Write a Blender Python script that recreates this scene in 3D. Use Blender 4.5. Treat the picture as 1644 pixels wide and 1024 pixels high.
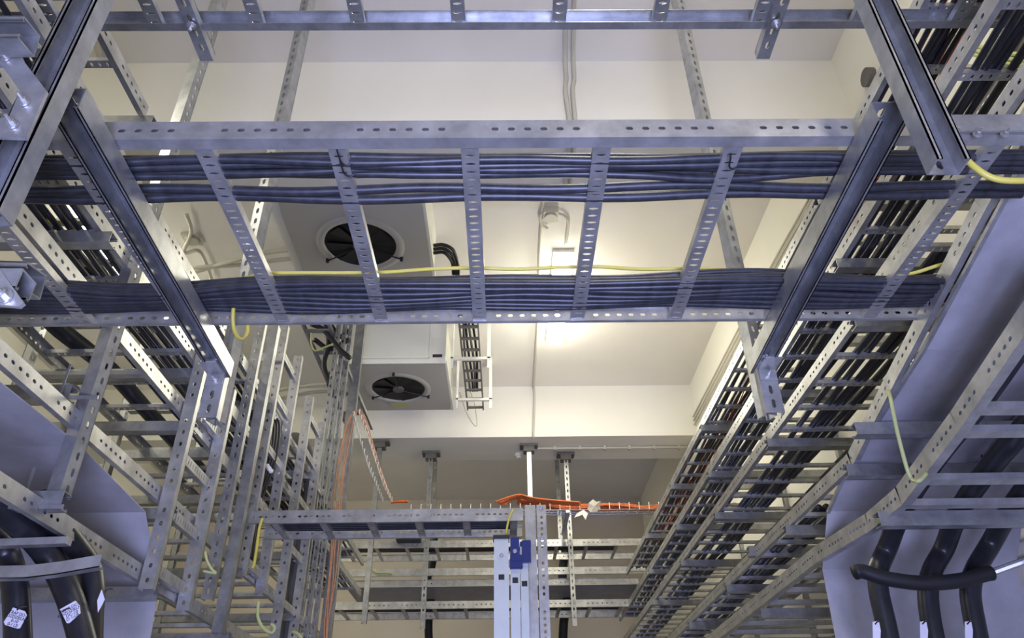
import bpy, bmesh, math, random
from mathutils import Vector, Matrix
random.seed(7)
C = bpy.context.scene
V = Vector
for o in list(bpy.data.objects): bpy.data.objects.remove(o)

# ---------------------------------------------------------------- camera (at the world origin, floor 1.6 m below)
F_PX, CX, CY = 1207.0, 822.0, 512.0
yw = V((815-CX, -(1290-CY), -F_PX)).normalized()      # forward, as the camera sees it
zw = V((795-CX, 1361+CY, -F_PX)).normalized()         # up
zw = (zw - yw*yw.dot(zw)).normalized()
xw = yw.cross(zw)
R = Matrix((xw, yw, zw))
cam = bpy.data.cameras.new('camera'); co = bpy.data.objects.new('camera', cam); C.collection.objects.link(co)
co.matrix_world = R.to_4x4()
cam.sensor_fit = 'HORIZONTAL'; cam.sensor_width = 36; cam.lens = 36*F_PX/1644
cam.clip_start = .02
C.camera = co
def at(px, py, X=None, Y=None, Z=None):
    r = R @ V(((px-CX)/F_PX, -(py-CY)/F_PX, -1))
    k = X/r.x if X is not None else (Y/r.y if Y is not None else Z/r.z)
    return r*k

# ---------------------------------------------------------------- world, light, exposure
w = bpy.data.worlds.new('world'); C.world = w; w.use_nodes = True
w.node_tree.nodes['Background'].inputs[0].default_value = (.62, .66, .78, 1)
w.node_tree.nodes['Background'].inputs[1].default_value = .015
C.view_settings.view_transform = 'Standard'; C.view_settings.look = 'None'
C.view_settings.exposure = 0.0; C.view_settings.gamma = 1; C.view_settings.use_curve_mapping = False
def area(name, loc, target, size, energy, col, sy=None):
    l = bpy.data.lights.new(name, 'AREA'); l.energy = energy; l.color = col; l.size = size
    if sy: l.shape = 'RECTANGLE'; l.size_y = sy
    o = bpy.data.objects.new(name, l); C.collection.objects.link(o); o.location = loc
    o.rotation_euler = (V(target)-V(loc)).to_track_quat('-Z', 'Y').to_euler(); return o
dl = area('cool_fill_behind', (0.1, -.75, -0.55), (0, 1.7, 1.0), 1.2, 76, (.48, .53, 1.0), .9)  # unseen cool fill added behind the camera, gives the front its blue light
dl.data.spread = math.radians(110)
area('fill_right_stack', (1.9, -1.5, 3.2), (1.5, 1.0, 1.4), .3, 6, (1, .93, .76), 1.2)  # unseen fill added to brighten the right stack from above, no fitting here

# ---------------------------------------------------------------- materials
def mat(name, col, rough=.5, metal=0.0, noise=0.0, scale=8, col2=None, bump=0.0, emit=None, es=0, spec=None, coat=0):
    m = bpy.data.materials.new(name); m.use_nodes = True; nt = m.node_tree; b = nt.nodes['Principled BSDF']
    b.inputs['Base Color'].default_value = (*col, 1); b.inputs['Roughness'].default_value = rough; b.inputs['Metallic'].default_value = metal
    if spec is not None: b.inputs['Specular IOR Level'].default_value = spec
    if coat: b.inputs['Coat Weight'].default_value = coat
    if noise or col2:
        tc = nt.nodes.new('ShaderNodeTexCoord'); n = nt.nodes.new('ShaderNodeTexNoise'); n.inputs['Scale'].default_value = scale
        n.inputs['Detail'].default_value = 5; n.inputs['Roughness'].default_value = .65
        nt.links.new(tc.outputs['Object'], n.inputs['Vector'])
        r = nt.nodes.new('ShaderNodeValToRGB'); r.color_ramp.elements[0].position = .32; r.color_ramp.elements[1].position = .68
        c2 = col2 or tuple(c*(1-noise) for c in col)
        r.color_ramp.elements[0].color = (*c2, 1); r.color_ramp.elements[1].color = (*col, 1)
        nt.links.new(n.outputs['Fac'], r.inputs['Fac']); nt.links.new(r.outputs['Color'], b.inputs['Base Color'])
        if bump:
            bp = nt.nodes.new('ShaderNodeBump'); bp.inputs['Strength'].default_value = bump; bp.inputs['Distance'].default_value = .004
            nt.links.new(n.outputs['Fac'], bp.inputs['Height']); nt.links.new(bp.outputs['Normal'], b.inputs['Normal'])
    if emit: b.inputs['Emission Color'].default_value = (*emit, 1); b.inputs['Emission Strength'].default_value = es
    return m
GALV = mat('galvanised_steel', (.60, .60, .58), .36, .68, .42, 11)
GALV2 = mat('galvanised_strut', (.50, .51, .51), .33, .72, .42, 14)
SHEET = mat('galvanised_sheet', (.50, .49, .51), .5, .12, .25, 5, bump=.15)
BLACK = mat('black_cable', (.022, .022, .027), .38, 0, .4, 20)
BLUEBLACK = mat('dusty_black_cable', (.042, .044, .052), .42, 0, .6, 30)
RUBBER = mat('black_rubber', (.012, .012, .014), .55)
YELLOW = mat('yellow_sheath', (.60, .52, .09), .45)
GREENY = mat('yellow_green_sheath', (.46, .50, .20), .45)
ORANGE = mat('orange_fibre', (.72, .17, .04), .5, 0, .35, 30)
COPPER = mat('pale_orange_sheath', (.70, .34, .17), .5, 0, .3, 30)
WALLM = mat('off_white_paint', (.86, .84, .76), .85, 0, .04, 1.5)
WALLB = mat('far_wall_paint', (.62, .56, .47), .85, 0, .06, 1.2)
CEILM = mat('ceiling_paint', (.84, .81, .76), .9, 0, .04, 1.5)
FLOORM = mat('grey_floor', (.10, .10, .105), .6)
WHITE = mat('white_enamel', (.78, .78, .72), .45)
UNITG = mat('unit_grey_panel', (.50, .49, .46), .5, .1)
BLADE = mat('fan_black', (.01, .01, .012), .4)
PIPE = mat('grey_pipe_sleeve', (.15, .145, .14), .6, 0, .35, 6)
CONDUIT = mat('plastic_conduit', (.55, .53, .45), .5)
LAMP = mat('lit_diffuser', (1, 1, .95), .4, emit=(1, .96, .80), es=22)
ALU = mat('brushed_aluminium', (.58, .62, .60), .4, .4, .08, 12)
NAVY = mat('blue_plastic', (.010, .022, .13), .4)
TAGM = mat('tag_white', (.80, .78, .84), .5)
INK = mat('black_ink', (.02, .02, .03), .6)
PAPER = mat('torn_white_paper', (.82, .78, .70), .8)

# ---------------------------------------------------------------- helpers
WL = {}
def thing(name, label, cat, loc, group=None):
    o = bpy.data.objects.new(name, None); C.collection.objects.link(o); o.location = loc; o.empty_display_size = .05
    o['label'] = label; o['category'] = cat
    if group: o['group'] = group
    WL[o.name] = V(loc); return o
def tag(o, label, cat, group=None):
    o['label'] = label; o['category'] = cat
    if group: o['group'] = group
    return o
def obj(name, bm, m, parent=None, smooth=False):
    """links a bmesh, given in world coordinates, as one object whose origin is its own centre"""
    bm.normal_update()
    bmesh.ops.recalc_face_normals(bm, faces=bm.faces)
    lo = V((min(v.co[i] for v in bm.verts) for i in range(3))); hi = V((max(v.co[i] for v in bm.verts) for i in range(3)))
    c = (lo+hi)/2
    bmesh.ops.translate(bm, verts=bm.verts, vec=-c)
    me = bpy.data.meshes.new(name); bm.to_mesh(me); bm.free()
    if smooth:
        for p in me.polygons: p.use_smooth = True
    me.materials.append(m)
    o = bpy.data.objects.new(name, me); C.collection.objects.link(o)
    if parent: o.parent = parent; o.location = c - WL[parent.name]
    else: o.location = c
    WL[o.name] = c
    return o
def dup(o, off, parent=None):
    c = o.copy(); C.collection.objects.link(c); c.location = o.location + V(off)
    if parent: c.parent = parent
    WL[c.name] = WL[o.name] + V(off); return c
def struct(name, bm, m):
    o = obj(name, bm, m); o['kind'] = 'structure'; return o
def B(): return bmesh.new()
def hexa(bm, p):
    v = [bm.verts.new(q) for q in p]
    for f in ((0,3,2,1),(4,5,6,7),(0,1,5,4),(1,2,6,5),(2,3,7,6),(3,0,4,7)): bm.faces.new([v[i] for i in f])
def box(bm, a, b):
    x0,y0,z0 = a; x1,y1,z1 = b
    hexa(bm, [(x0,y0,z0),(x1,y0,z0),(x1,y1,z0),(x0,y1,z0),(x0,y0,z1),(x1,y0,z1),(x1,y1,z1),(x0,y1,z1)])
def slab(bm, O, U, Vv, T):
    """box from corner O along three edge vectors"""
    O = V(O); U = V(U); Vv = V(Vv); T = V(T)
    hexa(bm, [O, O+U, O+U+Vv, O+Vv, O+T, O+U+T, O+U+Vv+T, O+Vv+T])
def plate(bm, O, u, v, t, L, W, th, slots):
    """plate with oval holes: corner O, unit axes u,v,t; slots = (s, c, half length, half width)"""
    O = V(O)
    def P(a, b, c): return O + u*a + v*b + t*c
    def quads(pts):
        f = [bm.verts.new(P(a,b,0)) for a,b in pts]; g = [bm.verts.new(P(a,b,th)) for a,b in pts]; return f, g
    s0 = 0.0
    for (s, c, hl, hw, *sq) in sorted(slots):
        a0, a1 = s-hl*1.3, s+hl*1.3
        if a0 < s0 or a1 > L: continue
        if a0 > s0+1e-5: slab(bm, P(s0,0,0), u*(a0-s0), v*W, t*th)
        k = .55
        out = [(a0,0),(s,0),(a1,0),(a1,c),(a1,W),(s,W),(a0,W),(a0,c)]
        inn = [(s-hl*k if hl<hw else s-hl*.6,c-hw if hl>=hw else c-hw*.8),(s,c-hw),(s+hl*k if hl<hw else s+hl*.6,c-hw if hl>=hw else c-hw*.8),(s+hl,c),
               (s+hl*k if hl<hw else s+hl*.6,c+hw if hl>=hw else c+hw*.8),(s,c+hw),(s-hl*k if hl<hw else s-hl*.6,c+hw if hl>=hw else c+hw*.8),(s-hl,c)]
        if sq: inn = [(s-hl,c-hw),(s,c-hw),(s+hl,c-hw),(s+hl,c),(s+hl,c+hw),(s,c+hw),(s-hl,c+hw),(s-hl,c)]
        fo, go = quads(out); fi, gi = quads(inn)
        for i in range(8):
            j = (i+1) % 8
            bm.faces.new((fo[i], fo[j], fi[j], fi[i])); bm.faces.new((go[j], go[i], gi[i], gi[j])); bm.faces.new((fi[i], fi[j], gi[j], gi[i]))
            if i in (0,1,4,5): bm.faces.new((fo[j], fo[i], go[i], go[j]))
        s0 = a1
    if L > s0+1e-5: slab(bm, P(s0,0,0), u*(L-s0), v*W, t*th)
def slots_every(L, pitch, c, hl, hw, group=0, gap=0, start=.03):
    r = []; s = start; k = 0
    while s < L-hl*1.4:
        r.append((s, c, hl, hw)); s += pitch; k += 1
        if group and k % group == 0: s += gap
    return r
def channel(bm, p0, p1, N, W, F, th=.0025, slots=(), lip=0, fslots=(), ext=0):
    """C section: web outer face centred on p0-p1 and facing N, flanges going back along -N"""
    p0 = V(p0); p1 = V(p1); u = (p1-p0).normalized(); N = V(N); N = (N - u*N.dot(u)).normalized(); v = u.cross(N)
    L = (p1-p0).length
    plate(bm, p0 - v*W/2, u, v, -N, L, W, th, slots)
    for sgn in (-1, 1):
        q = p0 + v*sgn*W/2 - N*th*1.01
        if fslots: plate(bm, q, u, -N, -v*sgn, L, F, th, fslots)
        else: slab(bm, q, u*L, -N*F, -v*sgn*th)
        if lip: slab(bm, q - N*F, u*L, -v*sgn*lip, N*th); slab(bm, q - N*F - v*sgn*lip, u*L, N*lip*.6, v*sgn*th)
def smooth_path(pts, n=6):
    pts = [V(p) for p in pts]
    if len(pts) < 3: return pts
    out = []
    P = [pts[0]*2-pts[1]] + pts + [pts[-1]*2-pts[-2]]
    for i in range(1, len(P)-2):
        a, b, c, d = P[i-1:i+3]
        for k in range(n):
            t = k/n
            out.append(.5*((2*b)+(c-a)*t+(2*a-5*b+4*c-d)*t*t+(3*b-a-3*c+d)*t**3))
    out.append(pts[-1]); return out
def tube(bm, pts, r, seg=8, cap=True):
    pts = [V(p) for p in pts]; rings = []; up = None
    for i, p in enumerate(pts):
        d = (pts[min(i+1, len(pts)-1)] - pts[max(i-1, 0)]).normalized()
        if up is None: up = d.orthogonal().normalized()
        up = (up - d*up.dot(d)); up = up.normalized() if up.length > 1e-6 else d.orthogonal().normalized()
        s = d.cross(up)
        rings.append([bm.verts.new(p + (up*math.cos(2*math.pi*k/seg) + s*math.sin(2*math.pi*k/seg))*r) for k in range(seg)])
    for a, b in zip(rings, rings[1:]):
        for k in range(seg): bm.faces.new((a[k], a[(k+1)%seg], b[(k+1)%seg], b[k]))
    if cap: bm.faces.new(rings[0][::-1]); bm.faces.new(rings[-1])
def cyl(bm, c, ax, r, h, seg=12):
    ax = V(ax).normalized(); tube(bm, [V(c), V(c)+ax*h], r, seg)
def cable(name, label, cat, pts, r, m, group=None, seg=8, n=6):
    b = B(); tube(b, smooth_path(pts, n), r, seg); return tag(obj(name, b, m, smooth=True), label, cat, group)
X_, Y_, Z_ = V((1,0,0)), V((0,1,0)), V((0,0,1))
ORD = ['first','second','third','fourth','fifth','sixth','seventh','eighth','ninth','tenth','eleventh','twelfth']

def ladder(name, label, path, side, width, spacing=.25, rh=.06, fl=.018, rw=.032, rt=.014, detail=1, start=.1, up=Z_, group=None, m=GALV, holes=(.045,6,.09), rungpos=None, rungseg=None, hstart=.03, fl2=None, hz=.5, cat='cable ladder', slot_pitch=.026):
    """two C rails along path (bottom line of the first rail) and at side*width; C rungs across with slots"""
    path = [V(p) for p in path]; side = V(side).normalized()
    root = thing(name, label, cat, path[0], group)
    for k in (0, 1):
        b = B(); off = side*width*k
        for p, q in zip(path, path[1:]):
            u = (q-p).normalized(); upv = (up - u*up.dot(u)).normalized(); L = (q-p).length
            sl = slots_every(L, holes[0], rh*hz, .009, .0052, holes[1], holes[2], hstart) if holes else ()
            N = -side if k == 0 else side
            v = u.cross((N-u*N.dot(u)).normalized())
            channel(b, p+off+upv*rh/2, q+off+upv*rh/2, N, rh, fl if k == 0 else (fl2 or fl), .002, sl)
        obj('rail', b, m, root)
    for si, (p, q) in enumerate(zip(path, path[1:])):
        u = (q-p).normalized(); L = (q-p).length; upv = (up - u*up.dot(u)).normalized()
        if rungseg is not None and si not in rungseg: continue
        s = start; first = None; prev = 0
        lst = rungpos if rungpos else []
        if not lst:
            while s < L-.03: lst.append(s); s += spacing
        lst = list(lst)
        for s in lst:
            if first is None:
                b = B(); a = p+u*s+side*.003+upv*.0035
                sl = slots_every(width, slot_pitch, rw/2, .0042, rw*.3) if detail else ()
                channel(b, a, a+side*(width-.006), -upv, rw, rt, .002, sl)
                first = obj('rung', b, m, root); prev = s
            else:
                dup(first, u*(s-prev))
        if rungpos: break
        rungpos = None
    return root

def strut(name, label, p0, p1, N, W=.06, F=.04, lip=.009, pitch=.05, slot=(.014,.0065), m=GALV2, group=None, bare=False, cat='support strut', side_slots=False, parent=None, flange_slots=False):
    b = B(); L = (V(p1)-V(p0)).length; side_slots = side_slots or flange_slots
    sl = () if bare else slots_every(L, pitch, W/2, slot[0], slot[1])
    channel(b, p0, p1, N, W, F, .0028, sl, lip, slots_every(L, pitch, F/2, slot[0], slot[1]*.8) if side_slots else ())
    if parent: return obj(name, b, m, parent)
    return tag(obj(name, b, m), label, cat, group)
def bolt(parent, c, ax, r=.009, name='bolt'):
    b = B(); ax = V(ax).normalized()
    cyl(b, V(c), ax, r*1.6, .003, 12); cyl(b, V(c)+ax*.003, ax, r, .008, 6); cyl(b, V(c)+ax*.011, ax, r*.45, .012, 8)
    return obj(name, b, GALV, parent)

# ================================================================ SETTING
XR, XL, ZC, ZB, ZF = 2.12, -4.9, 4.0, 3.38, -1.6
YB1, YB1b, YB2, YB2b, YW = 3.16, 3.77, 7.63, 8.29, 11.4
b = B(); box(b, (XL-.1,-5,ZF-.1), (XR+.1,YW+.1,ZF)); struct('floor', b, FLOORM)
b = B(); box(b, (XL-.1,-5,ZC), (XR+.1,YW+.1,ZC+.1)); struct('ceiling', b, CEILM)
b = B(); box(b, (XR,-5,ZF), (XR+.12,YW,ZC)); struct('wall_right', b, WALLM)
b = B(); box(b, (XL-.12,-5,ZF), (XL,YW,ZC)); struct('wall_left', b, WALLM)
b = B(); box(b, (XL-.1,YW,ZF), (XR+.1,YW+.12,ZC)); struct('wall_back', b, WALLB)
b = B(); box(b, (XL-.1,-5.12,ZF), (XR+.1,-5,ZC)); struct('wall_front', b, WALLM)
b = B(); box(b, (XL,YB1,ZB), (XR,YB1b,ZC)); struct('trim_1', b, WALLM)
b = B(); box(b, (XL,YB2,ZB), (XR,YB2b,ZC)); struct('trim_2', b, WALLM)

# ================================================================ LUMINAIRES
def luminaire(label, c, L=1.5, W=.17, ax=Y_, es=None, lamp=0, col=(1,.95,.76)):
    c = V(c); root = thing('ceiling_light', label, 'ceiling light', c)
    s = X_ if ax == Y_ else Y_
    b = B(); slab(b, c-ax*L/2-s*W/2-Z_*.035, ax*L, s*W, Z_*.033); obj('housing', b, WHITE, root)
    b = B(); n = 8; ring = []
    for e, q in ((-1,.0),(-.97,.7),(-.93,1),(.93,1),(.97,.7),(1,.0)):
        r = []
        for k in range(n+1):
            t = math.pi*k/n
            r.append(b.verts.new(c + ax*e*L/2*.99 + s*math.cos(t)*W*.47*(.8+.2*q) + Z_*(-.036 - math.sin(t)**.6*.07*max(q,.25))))
        ring.append(r)
    for r0, r1 in zip(ring, ring[1:]):
        for k in range(n): b.faces.new((r0[k], r0[k+1], r1[k+1], r1[k]))
        b.faces.new((r0[0], r1[0], r1[n], r0[n]))
    b.faces.new(ring[0]); b.faces.new(ring[-1])
    obj('diffuser', b, LAMP, root, smooth=False)
    for k in (-1, 1):
        b = B(); slab(b, c+ax*k*L*.25-ax*.02-s*(W*.5+.008)-Z_*.05, ax*.04, s*(W+.016), Z_*.03); obj('clip', b, WHITE, root)
    if lamp:
        l = bpy.data.lights.new('lamp_tube', 'AREA'); l.shape = 'RECTANGLE'; l.size = W*.8; l.size_y = L*.9; l.energy = lamp; l.color = col
        o = bpy.data.objects.new('lamp_tube', l); C.collection.objects.link(o); o.location = c - Z_*.12
        if ax == X_: o.rotation_euler.z = math.pi/2
        for k in (-1, 0, 1):
            l = bpy.data.lights.new('ceiling_fill', 'POINT'); l.energy = (es or lamp)*.45; l.color = col; l.shadow_soft_size = .09  # unseen points added well below the fitting to brighten the ceiling
            o = bpy.data.objects.new('ceiling_fill', l); C.collection.objects.link(o); o.location = c - Z_*.9 + ax*k*L*.35
    return root
luminaire('glowing white weatherproof ceiling light beside the conduit, behind the crossing cables', (.515, 5.85, ZC), 1.5, .18, lamp=12, es=34)
luminaire('ceiling light above the camera in the near bay', (.5, .9, ZC), 1.5, .18, lamp=11, es=21)
luminaire('ceiling light added over the left aisle', (-3.3, 5.2, ZC), 1.5, .18, lamp=9)  # fitting added for warm light on the upper left
luminaire('ceiling light added over the left aisle in the near bay', (-3.3, 1.0, ZC), 1.5, .18, lamp=9)  # added out of view to warm the near upper left
luminaire('ceiling light beyond the second beam', (-2.6, 8.75, ZC), 1.5, .18, ax=X_, lamp=4)

# ================================================================ FRONT CROSS LADDER
x0, x1 = -2.05, 1.30
cl = ladder('cable_ladder', 'wide bluish galvanised cable ladder crossing the front of the view, loaded with dusty black cables',
    [(x0, 1.192, 1.25), (x1+.12, 1.192, 1.25)], Y_, .772, .302, rh=.056, fl=.030, fl2=.012, rw=.041, rt=.02, start=.302*.0+ (-.075-.302*6 - x0), m=GALV, holes=(.0367,6,.0832), slot_pitch=.0265, hstart=(at(578,209,Y=1.192).x-x0) % .3034)
ys = {}
def yrow(py): return at(760, py, Z=1.285).y
rows_top = [(248,.0105),(256,.0105),(263,.010),(270,.010),(294,.0120),(308,.0125)]
rows_bot = [(446,.0095),(454,.0095),(460,.0095),(468,.0095),(474,.0095),(480,.009),(485,.009)]
def wob(x, amp, ph): return amp*math.sin(x*4.1+ph)+amp*.6*math.sin(x*9.3+ph*2.1)
gi = 0
for layer in range(2):
    for i, (py, r) in enumerate(rows_top):
        if layer and i >= 4: continue
        y = yrow(py)+.012*layer; z = 1.256+r+layer*.021; ph = random.random()*6
        pts = []
        for k in range(25):
            x = -2.0 + k*.1375
            e = max(0, x-.95); drop = 0
            yy = y + wob(x, .0035, ph) - (.02*max(0,(x+.2))**0 if False else 0)
            if i == 3: yy += .020*math.exp(-((x-.55)/.16)**2)
            if x > 1.05: yy += (.0 if i < 4 else .0)
            pts.append((x, yy, z + .004*math.sin(x*10+ph)))
        cable('power_cable', 'dusty black power cable in the near pack on the front ladder, behind the upper rail', 'cable', pts, r, BLUEBLACK, 'cables in the near pack on the front cross ladder', 8, 3)
for layer in range(3):
    for i, (py, r) in enumerate(rows_bot):
        if layer == 2 and i > 3: continue
        y = yrow(py)+.012*layer*(1 if i < 6 else -1); z = 1.256+r+layer*.019; ph = i*.55+layer*.9
        pts = []
        for k in range(25):
            x = -2.0 + k*.1375
            sag = .018*math.exp(-((x+.45)/.25)**2)*(1-i/8) + .03*math.exp(-((x+1.1)/.28)**2)*(1-i/7)
            sag -= .012*math.exp(-((x-.05)/.2)**2)*(1 if i < 4 else 0)
            yy = y + wob(x, .0055, ph) + sag*.8 + (.012*math.sin(x*6+1) if i in (0,1) else 0)
            pts.append((x, min(yy, 1.915), z + .004*math.sin(x*8+ph)))
        cable('power_cable', 'dusty black power cable in the far pack on the front ladder, along the lower rail', 'cable', pts, r, BLUEBLACK, 'cables in the far pack on the front cross ladder', 8, 3)
# yellow-green cable running behind the pack
yl = [(385,452),(400,445),(425,439),(480,438),(560,438),(620,437),(690,432),(760,430),(830,432),(900,429),(960,428),(1030,432),(1110,431),(1180,434),(1260,440),(1330,445),(1400,447),(1460,440),(1500,428),(1519,423)]
cable('earth_cable', 'long yellow earth cable lying on top of the far cable pack of the front ladder', 'cable', [at(px, py, Z=1.335) for px, py in yl], .0055, YELLOW, None, 8, 4)
cable('earth_cable', 'yellow earth cable drooping in a loop over the lower rail of the front cross ladder', 'cable', [at(392,447,Z=1.33), at(384,452,Y=1.86), at(377,480,Y=1.88), at(374,510,Y=1.90), at(377,532,Y=1.93), at(386,544,Y=1.97), at(396,535,Y=2.0), at(397,520,Y=2.02)], .006, YELLOW, None, 8, 6)
cable('earth_cable', 'thick yellow earth cable leaving the upper rail toward the right edge', 'cable', [at(1531,226,Y=1.17), at(1540,240,Y=1.13), at(1562,266,Y=1.12), at(1598,287,Y=1.12), at(1650,290,Y=1.12), at(1720,286,Y=1.15)], .0068, YELLOW)
# joint plate with bolts at the right end of the upper rail
pj = thing('joint_plate', 'grey bolted splice plate at the right end of the upper rail of the front ladder', 'bracket', (1.06,1.18,1.27))
b = B(); slab(b, (.99,1.180,1.252), (.30,0,0), (0,.006,0), (0,0,.052)); slab(b, (1.284,1.180,1.252), (.08,.05,0), (0,.006,0), (0,0,.052)); pj_ = obj('plate', b, GALV, pj)
for px in (1533, 1568, 1612): bolt(pj_, at(px, 217, Y=1.179), (0,-1,0), .006)
# cable ties on rungs
for k, (px, py) in enumerate([(545,252),(550,270),(1172,258)]):
    b = B(); c = at(px, py, Z=1.238)
    tube(b, smooth_path([c+V((-.003,-.02,.004)), c+V((-.001,-.008,-.001)), c+V((.002,.016,-.002)), c+V((.013,.026,-.001)), c+V((.022,.024,.004))], 4), .0022, 6)
    tag(obj('cable_tie', b, RUBBER), ['black cable tie on the second full rung of the front cross ladder', 'lower black cable tie hanging from the same rung', 'black cable tie on the rung left of the right support channel'][k], 'cable tie')

# ================================================================ HANGERS AND CHANNELS OF THE FRONT LADDER
strut('support_strut', 'big bright C strut hanging down in front of the ladder at upper right', (.837,1.05,ZC), (.837,1.05,.995), (0,1,0), .062, .042, .010)
strut('support_strut', 'big C strut crossing the upper left corner', (-.87,1.0,ZC), (-.87,1.0,.84), (0,1,0), .062, .042, .010)
# far hangers with the slotted tails
for X, lab, la2 in ((-.94, 'slotted strut hanging behind the left end of the front ladder with a short slotted tail', 'L'), (.862, 'slotted strut hanging behind the right end of the front ladder with a short slotted tail', 'R')):
    r = thing('support_strut', lab, 'support strut', (X,2.2,ZC))
    strut('slotted_channel', '', (X,2.2,ZC), (X,2.2,1.045), (-.34 if X < 0 else .34,-.94,0), .042, .045, .008, parent=r)
    b = B(); slab(b, (X-.028,2.160,1.15), (.056,0,0), (0,.004,0), (0,0,.105)); slab(b, (X-.028,2.08,1.19), (.056,0,0), (0,.082,0), (0,0,-.004)); obj('angle_plate', b, GALV, r)
    b = B(); plate(b, V((X-.03,2.166,1.035)), Z_, X_, Y_, .20, .060, .003, [(.032,.03,.017,.006),(.082,.03,.017,.006)])
    for q in (X-.03, X+.027): box(b, (q,2.169,1.035), (q+.003,2.20,1.235))
    obj('tail_sleeve', b, GALV, r)
    bolt(r, (X,2.159,1.168), (0,-1,0), .008); bolt(r, (X,2.159,1.228), (0,-1,0), .008)
strut('support_channel', 'dark open channel running away under the left end of the front ladder, right face bright', (-.885,1.045,1.245), (-.93,2.185,1.245), (0,0,1), .062, .055, .01)
strut('support_channel', 'open channel running away under the right end of the front ladder', (.815,1.09,1.245), (.845,2.185,1.245), (0,0,1), .062, .055, .01)
# left frame-supporting strut with its arms
strut('support_strut', 'long slanting-looking grey strut at left ending in a corner above the lower left arm', (-1.281,2.06,ZC), (-1.281,2.06,.745), (-.3,-.95,0), .048, .042, .009, bare=True, flange_slots=True)
def arm(label, p, L, N=(0,-1,0), W=.045, F=.04, group=None, dirx=1):
    return strut('cantilever_arm', label, p, V(p)+V((dirx*L,0,0)), N, W, F, .009, cat='support arm', group=group, bare=True)
arm('blue-grey arm reaching left from the bottom end of the slanting grey strut', (-1.23,2.03,.725), 1.0, dirx=-1, W=.05)
arm('blue-grey arm meeting the slanting grey strut halfway, at the left edge', (-1.31,2.03,1.06), 1.0, dirx=-1, W=.05)
for z, l in ((.725,'lower'),(1.06,'upper')):
    b = B(); slab(b, (-1.335,2.025,z-.03), (.0,-.004,0) , (.006,0,0), (0,0,.12)); slab(b, (-1.335,2.02,z-.03), (.12,0,0), (0,.004,0), (0,0,.012)) ; tag(obj('corner_plate', b, GALV2), 'thin corner plate joining the %s left arm to the slanting grey strut' % l, 'bracket')

# near-left bracket cluster
g = thing('bolted_bracket', 'pale blue Z-shaped bracket with bolts at the upper left edge', 'bracket', at(60,150,Y=.93))
def poly_plate(px, Y, th):
    b = B(); f = [b.verts.new(at(x, y, Y=Y)) for x, y in px]; r = [b.verts.new(at(x, y, Y=Y)+V((0,th,0))) for x, y in px]
    b.faces.new(f[::-1]); b.faces.new(r)
    for i in range(len(px)):
        j = (i+1) % len(px); b.faces.new((f[i], f[j], r[j], r[i]))
    return b
obj('plate', poly_plate([(-60,75),(26,70),(38,98),(75,146),(42,221),(-70,217),(-30,190),(14,188),(32,146),(2,104),(-60,104)], .93, .007), GALV, g)
for px, py, rr in ((10,94,.005),(39,164,.007),(20,200,.007)): bolt(g, at(px, py, Y=.929), (0,-1,0), rr)
strut('support_channel', 'stub of open channel at the upper left edge, above the bolted bracket', at(-60,75,Y=.92), at(60,75,Y=.92), (0,1,.2), .05, .05, .01, bare=True)
strut('support_channel', 'pale blue double channel stub poking in at the left edge, mid height', at(-90,458,Y=.98), at(70,462,Y=.98), (0,1,.2), .042, .05, .01, bare=True)
strut('support_channel', 'upper layer of the pale blue channel stub at the left edge, mid height', at(-90,443,Y=.86), at(48,443,Y=.86), (0,0,1), .036, .03, .008, bare=True)
g = thing('bolted_bracket', 'triangular blue bracket with one bolt at the left edge below the cable pack', 'bracket', at(0,460,Y=.90))
obj('plate', poly_plate([(-70,410),(0,432),(38,486),(30,492),(-70,482)], .84, .006), GALV, g); bolt(g, at(8,476,Y=.839), (0,-1,0), .007)
strut('support_strut', 'dark strut behind the big C strut at the left edge', (-1.03,1.12,2.2), (-1.03,1.12,.98), (-1,0,0), .06, .04, .009)

# ================================================================ TOP LADDER
zl = 1.97
ladder('cable_ladder', 'cable ladder crossing the very top of the view with slotted rungs', [(-2.2, 1.44-.6, zl), (2.3, 1.44-.6, zl)], Y_, .6, .302, rh=.06, fl=.024, rw=.042, rt=.02, start=(.776-.302*9+2.2+.302*0)%.302, holes=(.04,6,.05), slot_pitch=.03, m=GALV2)
for s, X in (('left', -.915), ('right', .815)):
    r = thing('support_channel', 'short slotted channel end with a bolt below the top ladder, %s of centre' % s, 'support channel', (X,1.0,1.95))
    strut('slotted_channel', '', (X,.5,1.945), (X,1.53,1.945), (0,0,-1), .041, .03, .007, parent=r)
    bolt(r, (X,1.40,1.94), (0,0,-1), .009)
    bolt(r, (X,1.16,1.94), (0,0,-1), .009)
for k in range(4):
    cable('power_cable', 'black cable sagging over the top ladder at the upper right', 'cable', [(.75,.95+.03*k,2.03),(1.0,1.0+.03*k,2.0+.01*k),(1.4,1.02+.03*k,2.03),(2.0,1.05+.03*k,2.06)], .011, BLACK, 'cables on the top ladder')

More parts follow.
